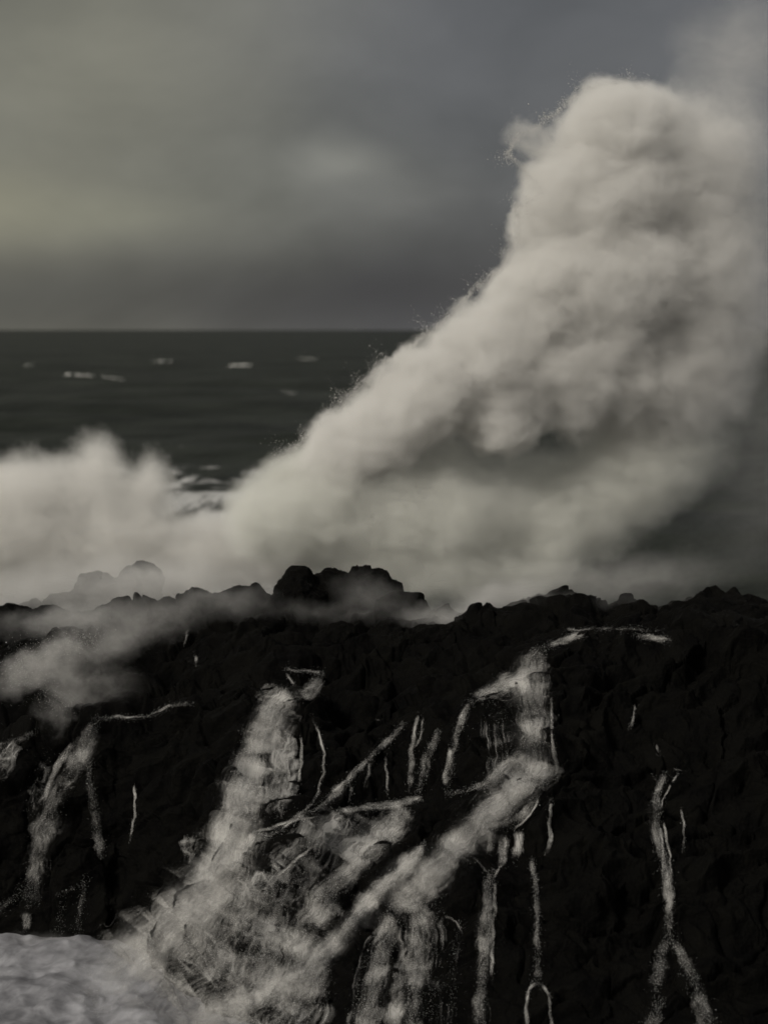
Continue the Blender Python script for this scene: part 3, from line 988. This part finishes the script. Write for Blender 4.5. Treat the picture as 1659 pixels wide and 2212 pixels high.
waterfall('diagonal torrent starting abruptly under the dark slab, right of the lacy fan',
    sheets=[
        [(918, 1820, 6), (894, 1856, 18), (858, 1892, 22), (818, 1925, 22), (787, 1955, 22), (764, 1985, 21), (742, 2016, 21), (702, 2060, 22), (652, 2106, 25), (585, 2148, 28), (500, 2184, 32), (400, 2212, 34)],
        [(700, 2075, 20, .7), (676, 2130, 30, .8), (640, 2190, 40, .8), (610, 2260, 46, .8)],
        [(908, 1834, 10), (876, 1872, 12), (830, 1914, 12), (792, 1948, 12), (764, 1984, 12), (738, 2020, 14), (690, 2070, 16), (620, 2126, 20), (540, 2168, 22)],
    ],
    lace=[[(880, 1880, 20, .5), (850, 1900, 24, .4), (835, 1925, 20, .3)],
          [(640, 2150, 60, .8), (600, 2190, 70, .8), (560, 2240, 80, .8)]],
    curtains=[[(705, 2110, 20, .7), (690, 2170, 30, .8), (675, 2250, 36, .8)], [(640, 2150, 24, .8), (605, 2200, 34, .8), (575, 2260, 40, .8)], [(560, 2165, 30, .8), (520, 2215, 40, .8), (490, 2260, 44, .8)]], dens=1.2, wid=2.2,
    haze=[(0.25, [(880, 1870, 36, .6), (810, 1945, 40, .7), (742, 2020, 30, .7), (665, 2095, 44, .9), (560, 2160, 60, .9), (440, 2210, 70, .8)])])
# -- right thin ones
waterfall('thin fall with an arched top over black rock, right of the wide torrent',
    sheets=[[(1062, 1878, 8, .7), (1056, 1910, 13, .8), (1052, 1970, 14, .8), (1046, 2050, 14, .7), (1040, 2130, 15, .7), (1036, 2230, 18, .6)]],
    threads=[[(1018, 1850, 2), (1040, 1868, 2), (1056, 1890, 3)], [(1090, 1862, 2), (1072, 1880, 2), (1064, 1905, 3)], [(1020, 1840, 2), (1030, 1800, 2)], [(1070, 1900, 4), (1066, 2000, 5), (1060, 2120, 6)], [(955, 1980, 2), (985, 1985, 2), (1000, 2020, 3)]], dens=1.3, wid=1.6)
waterfall('slender straight fall splitting around an upright boulder near the bottom',
    sheets=[[(1146, 1852, 5, .6), (1156, 1900, 7, .75), (1160, 1980, 7, .6), (1162, 2060, 9, .6), (1160, 2124, 11, .7)]],
    threads=[[(1160, 2124, 5), (1140, 2132, 4), (1138, 2170, 4), (1134, 2240, 5)], [(1164, 2126, 5), (1184, 2138, 3), (1188, 2180, 4), (1192, 2240, 5)], [(1105, 1864, 4), (1118, 1866, 3)]], dens=1.5, wid=1.5)
waterfall('lone tall thin fall on the black rock at the right, forking near the bottom',
    sheets=[[(1438, 1668, 8, .6), (1422, 1706, 10, .8), (1414, 1750, 13, .8), (1420, 1800, 15, .8), (1434, 1860, 15, .85), (1444, 1930, 13, .9), (1446, 2000, 11, .9), (1444, 2024, 9, .8)],
            [(1446, 2022, 8, .8), (1424, 2058, 16, .8), (1420, 2100, 18, .7), (1416, 2140, 16, .4)],
            [(1450, 2026, 8, .7), (1474, 2070, 12, .7), (1498, 2115, 18, .7), (1516, 2170, 20, .7), (1534, 2240, 24, .7)],
            [(1424, 2150, 14, .4), (1414, 2200, 20, .5), (1402, 2240, 24, .5)]],
    threads=[[(1466, 1668, 2), (1448, 1696, 2), (1432, 1720, 2), (1426, 1760, 2)], [(1405, 1672, 2), (1420, 1692, 2)], [(1430, 1770, 3), (1446, 1840, 3), (1450, 1900, 3)], [(1424, 1780, 2), (1432, 1830, 2), (1430, 1900, 2)], [(1450, 1660, 2), (1480, 1668, 2)], [(1470, 1740, 3), (1478, 1800, 3), (1474, 1840, 3)]], dens=1.5, wid=1.5)
waterfall('faint short trickle high on the black rock at the right', threads=[[(1372, 1512, 2), (1368, 1545, 3), (1358, 1580, 4)]], dens=2.0, wid=1.4)
waterfall('tiny wedge of foam on the black rock above the lone tall thin fall', threads=[[(1414, 1603, 4), (1420, 1615, 3), (1428, 1634, 1.5)]], dens=2.0, wid=1.4)
# -- left narrow falls
waterfall('soft narrow fall arching to the left, under the bright water line at the left',
    sheets=[[(206, 1556, 14, .7), (186, 1610, 20, .7), (158, 1665, 24, .75), (122, 1715, 24, .7), (96, 1790, 26, .7), (80, 1860, 26, .65), (68, 1920, 24, .6), (62, 1962, 18, .4)]],
    lace=[[(110, 1620, 26, .6), (84, 1680, 22, .5), (64, 1760, 20, .4)], [(150, 1620, 20, .6), (130, 1660, 24, .5)]],
    threads=[[(160, 1600, 8), (120, 1660, 8), (90, 1740, 10)]], dens=0.9, wid=2.2)
waterfall('thin straight fall on the right of the soft arching one at the left',
    sheets=[[(196, 1640, 5, .5), (194, 1690, 8, .6), (204, 1740, 11, .6), (212, 1800, 13, .55), (220, 1860, 10, .4)]], dens=1.0, wid=1.8)
waterfall('bright crooked line of water along the edge of the rock at the left',
    sheets=[[(200, 1553, 4, .8), (240, 1550, 4, .9), (285, 1549, 3.5), (316, 1548, 2.5, .8), (336, 1540, 3.5), (360, 1527, 4), (388, 1522, 3), (420, 1519, 2.5)]], dens=2.0, wid=1.5)
waterfall('frothy cascade cut off by the left edge halfway down', sheets=[[(84, 1578, 4, .7), (50, 1594, 8, .8), (20, 1604, 10, .8), (-20, 1622, 14, .8)]],
    lace=[[(40, 1600, 12, .8), (16, 1640, 22, .8), (-14, 1690, 26, .7)]], dens=1.2)
waterfall('faint short forked falls just above the churning foam at the lower left',
    sheets=[[(54, 1905, 4, .4), (34, 1935, 10, .45), (4, 1965, 14, .4), (-20, 1980, 14, .4)], [(188, 1888, 8, .5), (178, 1940, 8, .5), (170, 1985, 8, .4), (166, 2026, 10, .4)], [(176, 1908, 4, .5), (146, 1926, 6, .55), (122, 1935, 5, .4)], [(138, 1945, 6, .45), (130, 1985, 8, .45), (126, 2028, 10, .4)]],
    threads=[[(60, 1965, 14), (56, 2020, 16)]], dens=0.8)
waterfall('short bright trickle on the rocks left of the lumpy outcrop, the upper of two', threads=[[(408, 1352, 2), (402, 1385, 3), (398, 1396, 4)]], dens=2.4, wid=1.6)
waterfall('short bright hooked trickle just below another one, left of the lumpy outcrop', threads=[[(422, 1410, 3), (430, 1432, 4), (424, 1440, 4)]], dens=2.4, wid=1.6)
waterfall('faint hairline trickle on bare rock between the left falls and the big cascade', threads=[[(290, 1690, 3), (292, 1760, 3), (280, 1820, 3)]], dens=2, wid=1.4)
# -- churning water of the inlet
me = np_mesh('water', np.stack([IX, IY, IZ], -1).reshape(-1, 3), grid_faces(nr2, nc2))
m = bpy.data.materials.new('churning_foam')
m.use_nodes = True
k = NT(m.node_tree)
b = k.n['Principled BSDF']
geo = k.new('ShaderNodeNewGeometry').outputs['Position']
sq = k.vm('MULTIPLY', geo, (1.0, 0.55, 1.0))
n1 = k.noise(sq, 0.7, 5.0, 0.6, dist=0.6)
n2 = k.noise(sq, 2.2, 4.0, 0.55, dist=0.6)
f = k.maprange(k.m('ADD', k.m('MULTIPLY', n1, 0.65), k.m('MULTIPLY', n2, 0.35)), 0.32, 0.70, smooth=True)
k.l.new(k.mix(f, col(0.08, 0.08, 0.086), col(0.31, 0.31, 0.325)), b.inputs['Base Color'])
b.inputs['Roughness'].default_value = 0.6
b.inputs['Specular IOR Level'].default_value = 0.2
bp = k.new('ShaderNodeBump'); bp.inputs['Strength'].default_value = 0.15; bp.inputs['Distance'].default_value = 0.08
k.l.new(n2, bp.inputs['Height']); k.l.new(bp.outputs[0], b.inputs['Normal'])
tag(put_obj('water', me, m), kind='structure')
PL = 76.0
plume = bpy.data.objects.new('spray_plume', None)
scene.collection.objects.link(plume)
plume.location = ray(1050, 1280, PL)
tag(plume, 'towering white plume of spray bursting up behind the ledge on the right', 'spray plume')
WHITE = (0.994, 0.982, 0.955)
upper = [
    (1330, 275, PL, 160, 110, 2.6, -10, 4.0, 1), (1165, 312, PL, 84, 46, 1.2, 15, 2.6, .5), (1300, 430, PL, 195, 140, 3.2, 0, 4.5, 1),
    (1160, 482, PL, 70, 60, 1.5, 0, 4.0, .9), (1440, 430, PL + .3, 210, 260, 2.6, -8, 1.7, 1), (1530, 300, PL + .6, 170, 190, 2.2, -20, 1.1, .5), (1580, 470, PL + .8, 130, 300, 2.0, 0, 1.1, .25), (1310, 590, PL, 240, 170, 3.6, 0, 4.0, 1),
    (1470, 660, PL + .3, 220, 270, 2.8, -6, 1.7, 1),
]
spray('upper_spray', upper, 1.5, WHITE, warp=1.15, wscale=0.5, grain=0.75, step=0.28, detail=6.0, parent=plume)
middle = [
    (1180, 645, PL - .3, 165, 105, 3.0, -25, 5.0, 1), (1060, 748, PL - .5, 180, 105, 3.0, -30, 5.0, 1), (920, 862, PL - .8, 210, 110, 2.8, -38, 4.5, 1),
    (780, 962, PL - 1, 180, 110, 2.6, -35, 3.5, 1), (1230, 790, PL, 240, 160, 3.4, -10, 3.5, 1), (1085, 895, PL - .8, 115, 95, 2.2, -30, 5.0, 1),
    (1410, 810, PL + .3, 240, 220, 2.8, -15, 1.9, 1),
]
spray('crest_spray', middle, 1.5, WHITE, warp=1.15, wscale=0.5, grain=0.75, step=0.28, detail=6.0, parent=plume)
lower = [
    (1370, 1010, PL + .8, 250, 140, 2.6, -18, 2.2, .8), (1180, 1130, PL + .5, 320, 130, 2.6, -14, 2.2, .8),
    (1110, 1040, PL + .4, 200, 105, 2.0, -10, 1.6, .6), (930, 1015, PL + .2, 170, 80, 2.0, -25, 1.6, .6), (860, 1130, PL - .8, 280, 140, 2.8, -10, 2.4, .85), (640, 1100, PL - 1, 200, 140, 2.6, -25, 2.8, 1), (960, 1240, PL - 1.2, 380, 80, 2.2, 0, 2.0, .7),
]
spray('base_spray', lower, 1.5, (0.985, 0.985, 0.94), warp=1.0, wscale=0.42, grain=0.65, step=0.28, streak=20.0, parent=plume)
wisp = [
    (1580, 560, PL + 1, 160, 380, 2.2, 4, 1.1, .8), (1600, 130, PL + 1, 180, 200, 2.0, 0, 1.0, .7), (1640, 900, PL + 1.5, 190, 360, 2.4, 0, 1.1, .4),
    (1560, 1150, PL + 1.5, 260, 200, 2.2, 0, 1.0, .16),
]
spray('drifting_spray', wisp, 0.6, (0.96, 0.95, 0.93), warp=1.2, wscale=0.3, grain=0.5, step=0.25, parent=plume)


def flung(edge, count, out, size, Y, parent, name='flung_drops', blur_=3.0):
    """separate drops thrown clear of a body of spray, along an edge line of the frame"""
    A = Path([(x, y, out) for x, y in edge])
    s_ = WR.rand(count) * A.L
    (x, y, hw, st), tx, ty = A.at(s_)
    cl_ = np.clip(0.45 + 1.3 * fbm(np.stack([s_ / 40, 0 * s_ + 2, 0 * s_], -1), 3), 0.08, 1.8)
    f = WR.exponential(0.5, count) * cl_ - 0.5
    px = x + ty * out * f + WR.normal(0, blur_, count); py = y - tx * out * f + WR.normal(0, blur_, count)
    c_ = ray(px, py, Y + WR.normal(0, 0.8, count))
    r = size * np.exp(WR.normal(0, 0.45, count))[:, None, None]
    V = _tet[None] * r + c_[:, None, :]
    Fa = (_tf[None] + (np.arange(count) * 4)[:, None, None]).reshape(-1, 3)
    tag(put_obj(name, np_mesh(name, V.reshape(-1, 3) - np.array(parent.location), Fa), M_SPRAYDROP, parent), kind='stuff')


M_SPRAYDROP = bpy.data.materials.new('thrown_drops')
M_SPRAYDROP.use_nodes = True
M_SPRAYDROP.node_tree.nodes['Principled BSDF'].inputs['Base Color'].default_value = col(0.55, 0.54, 0.52)
M_SPRAYDROP.node_tree.nodes['Principled BSDF'].inputs['Roughness'].default_value = 0.5
flung([(570, 1010), (640, 950), (700, 890), (820, 780), (940, 700), (1010, 625), (1090, 560), (1112, 500), (1105, 440), (1165, 415), (1120, 370), (1085, 330), (1110, 290), (1175, 255), (1240, 195), (1330, 165), (1400, 185)],
      20000, 24, 0.0075, PL - 0.5, plume)


left = [
    (40, 1060, 78, 170, 110, 2.4, 0, 1.5, 1), (205, 1030, 78, 90, 105, 2.0, 10, 1.5, .8), (320, 1055, 78, 80, 100, 1.8, 0, 1.8, .85),
    (-60, 1150, 78, 270, 150, 2.6, 0, 1.6, 1), (190, 1165, 78, 250, 130, 2.6, 0, 1.7, .95), (400, 1205, 78, 230, 120, 2.4, 0, 1.8, .85),
    (560, 1165, 78.5, 180, 110, 2.2, -20, 1.8, .85), (640, 1215, 78, 260, 80, 2.0, 0, 1.8, .7), (60, 1255, 77.5, 280, 80, 2.0, 0, 1.4, .4),
    (320, 1270, 77.5, 280, 70, 2.0, 0, 1.4, .35),
]
spray('spray_plume', left, 1.7, (0.992, 0.98, 0.95), warp=1.1, wscale=0.5, grain=0.45, step=0.28, detail=4.0,
      label='lower broad cloud of white spray behind the ledge at the left edge', cat='spray plume')
burst = [
    (60, 1450, 66.0, 100, 46, .9, -28, 1.6, .8), (120, 1420, 66.2, 80, 60, .9, -30, 1.7, .8), (215, 1400, 66.6, 130, 60, 1.0, -18, 1.4, .6),
    (310, 1350, 67.5, 160, 62, 1.0, -14, 1.3, .55), (160, 1490, 65.2, 90, 66, .8, 10, 1.5, .65), (240, 1480, 65.4, 100, 50, .7, -10, 1.2, .4),
    (130, 1555, 64.6, 50, 46, .6, 0, 1.6, .7), (190, 1345, 67.4, 110, 40, .8, -25, 1.2, .5),
]
spray('spray_burst', burst, 0.75, (0.95, 0.935, 0.91), warp=0.75, wscale=1.0, grain=0.75, step=0.15, voxel=0.2, gscale=2.6, detail=5.0,
      label='thin grey burst of spray blowing across the rocks at the left above the narrow falls', cat='spray')
flung([(170, 1570), (110, 1545), (90, 1500), (20, 1470), (5, 1440), (60, 1405), (130, 1375), (220, 1345)], 5000, 60, 0.0055, 66.0, [q for q in scene.objects if q.name.startswith('spray_burst')][0], blur_=14.0)
mist = [
    (470, 1310, 68.4, 170, 46, .7, 0, 1.1, .35), (680, 1320, 68.0, 150, 44, .6, 0, 1.1, .3), (1230, 1300, 68.6, 190, 40, .7, 0, 1.1, .3), (1500, 1310, 68.8, 210, 40, .7, 0, 1.1, .22), (170, 1335, 69.4, 230, 50, .8, -8, 1.2, .8), (470, 1290, 69.0, 160, 36, .7, 0, 1.1, .45), (1000, 1335, 68.6, 190, 46, 1.0, 0, 1.4, .8), (830, 1345, 69.3, 130, 26, .7, 5, 1.3, .5), (1080, 1290, 70.0, 170, 46, 1.2, -12, 1.4, .8),
    (1330, 1255, 74.0, 330, 70, 1.8, -6, 1.0, .45),
]
haze_l = [
    (80, 1290, 71.8, 260, 90, 1.2, -10, 1.3, .8), (310, 1262, 72.6, 220, 80, 1.2, 0, 1.3, .9), (480, 1262, 72.6, 170, 50, 1.0, 0, 1.2, .5),
    (810, 1300, 68.6, 120, 66, .8, 20, 1.2, .45),
]
spray('mist', haze_l, 1.0, (0.96, 0.95, 0.93), warp=0.7, wscale=0.6, grain=0.5, step=0.15, voxel=0.25,
      label='grey mist veiling the far rock knobs on the left of the ledge', cat='mist', kind='stuff')
spray('mist', mist, 1.1, (0.95, 0.94, 0.92), warp=0.6, wscale=0.8, grain=0.5, step=0.15, voxel=0.25,
      label='low mist drifting over the rocks of the ledge', cat='mist', kind='stuff')
foot = [
    (270, 2060, 60.6, 80, 44, .6, -30, 1.4, 1), (340, 2105, 59.6, 80, 50, .6, -35, 1.4, 1), (400, 2155, 58.4, 90, 56, .6, -38, 1.4, 1), (470, 2200, 57.2, 90, 56, .6, -38, 1.4, 1), (110, 2040, 61.4, 150, 30, .5, 0, 1.2, .6),
    (330, 2085, 60.2, 120, 60, .7, -30, 1.3, .6), (450, 2090, 58.2, 130, 90, .7, -35, 1.2, .6), (560, 2150, 56.4, 170, 60, .6, -25, 1.2, .55),
    (200, 2120, 59.6, 190, 60, .8, 0, 1.1, .7), (60, 2110, 60.0, 150, 56, .8, 0, 1.1, .5), (330, 2190, 57.6, 190, 60, .7, 0, 1.1, .7),
]
spray('mist', foot, 0.8, (0.95, 0.94, 0.92), warp=0.45, wscale=1.3, grain=0.5, step=0.28, voxel=0.2, gscale=2.6,
      label='soft mist at the foot of the big left cascade', cat='mist', kind='stuff')

# ------------------------------------------------------------------ white caps far out
m = bpy.data.materials.new('whitecap_foam')
m.use_nodes = True
k = NT(m.node_tree); k.n['Principled BSDF'].inputs['Base Color'].default_value = col(0.62, 0.61, 0.56)
k.n['Principled BSDF'].inputs['Roughness'].default_value = 0.7
nb = k.noise(k.new('ShaderNodeTexCoord').outputs['Object'], 0.9, 4.0, 0.6)
k.l.new(k.mix(nb, col(0.6, 0.6, 0.56), col(0.9, 0.89, 0.84)), k.n['Principled BSDF'].inputs['Base Color'])
for (x0, x1, y0, y1, hh, lab) in [
    (492, 545, 790, 789, 3.2, 'brightest short whitecap on the dark sea, nearest to the big plume'),
    (132, 206, 809, 812, 1.9, 'long thin whitecap on the dark sea at the left'),
    (216, 268, 813, 819, 1.5, 'thin slanting whitecap right behind the long thin one'),
    (328, 388, 781, 781, 1.6, 'faint broken whitecap midway across the dark sea'),
    (645, 690, 775, 776, 0.9, 'tiny whitecap close under the horizon near the plume'),
    (50, 76, 789, 788, 0.8, 'tiny whitecap near the left edge of the sea'),
    (610, 640, 846, 850, 1.1, 'small whitecap low on the dark sea beside the plume edge'),
]:
    n = 60
    tx = np.linspace(0, 1, n)
    px = x0 + (x1 - x0) * tx
    py = y0 + (y1 - y0) * tx
    Yd = CAM_H / ((py.mean() - HOR) / FD)
    xw = (px.mean() - CX) / FD * Yd
    crest = max(SEA_Z(xw + a_, Yd + b_) for a_ in (-6, 0, 6) for b_ in np.linspace(-60, 5, 14))
    Yd = (CAM_H - max(crest, 0.2)) / ((py.mean() - HOR) / FD)
    jag = 1.6 * fbm(np.stack([tx * 4 + y0, 0 * tx + 3, 0 * tx], -1), 3)
    brk = np.clip(0.60 + 1.5 * fbm(np.stack([tx * 7 + x0, 0 * tx, 0 * tx], -1), 3), 0.12, 1.5)
    hv = 1.05 * hh * np.sin(tx * math.pi) ** 0.5 * brk
    rows = []
    for a_ in np.linspace(0, math.pi, 7):
        q = ray(px, py + jag - hv * math.sin(a_) * 0.9, np.full(n, Yd))
        q[:, 1] += -math.cos(a_) * hv * Yd / FD * 2.5
        rows.append(q)
    G = np.stack(rows, 0)
    base = G.reshape(-1, 3).mean(0); base[2] = G[..., 2].min()
    tag(put_obj('whitecap', np_mesh('whitecap', G.reshape(-1, 3) - base, grid_faces(7, n)), m, loc=base), lab, 'whitecap', 'whitecaps on the open sea')
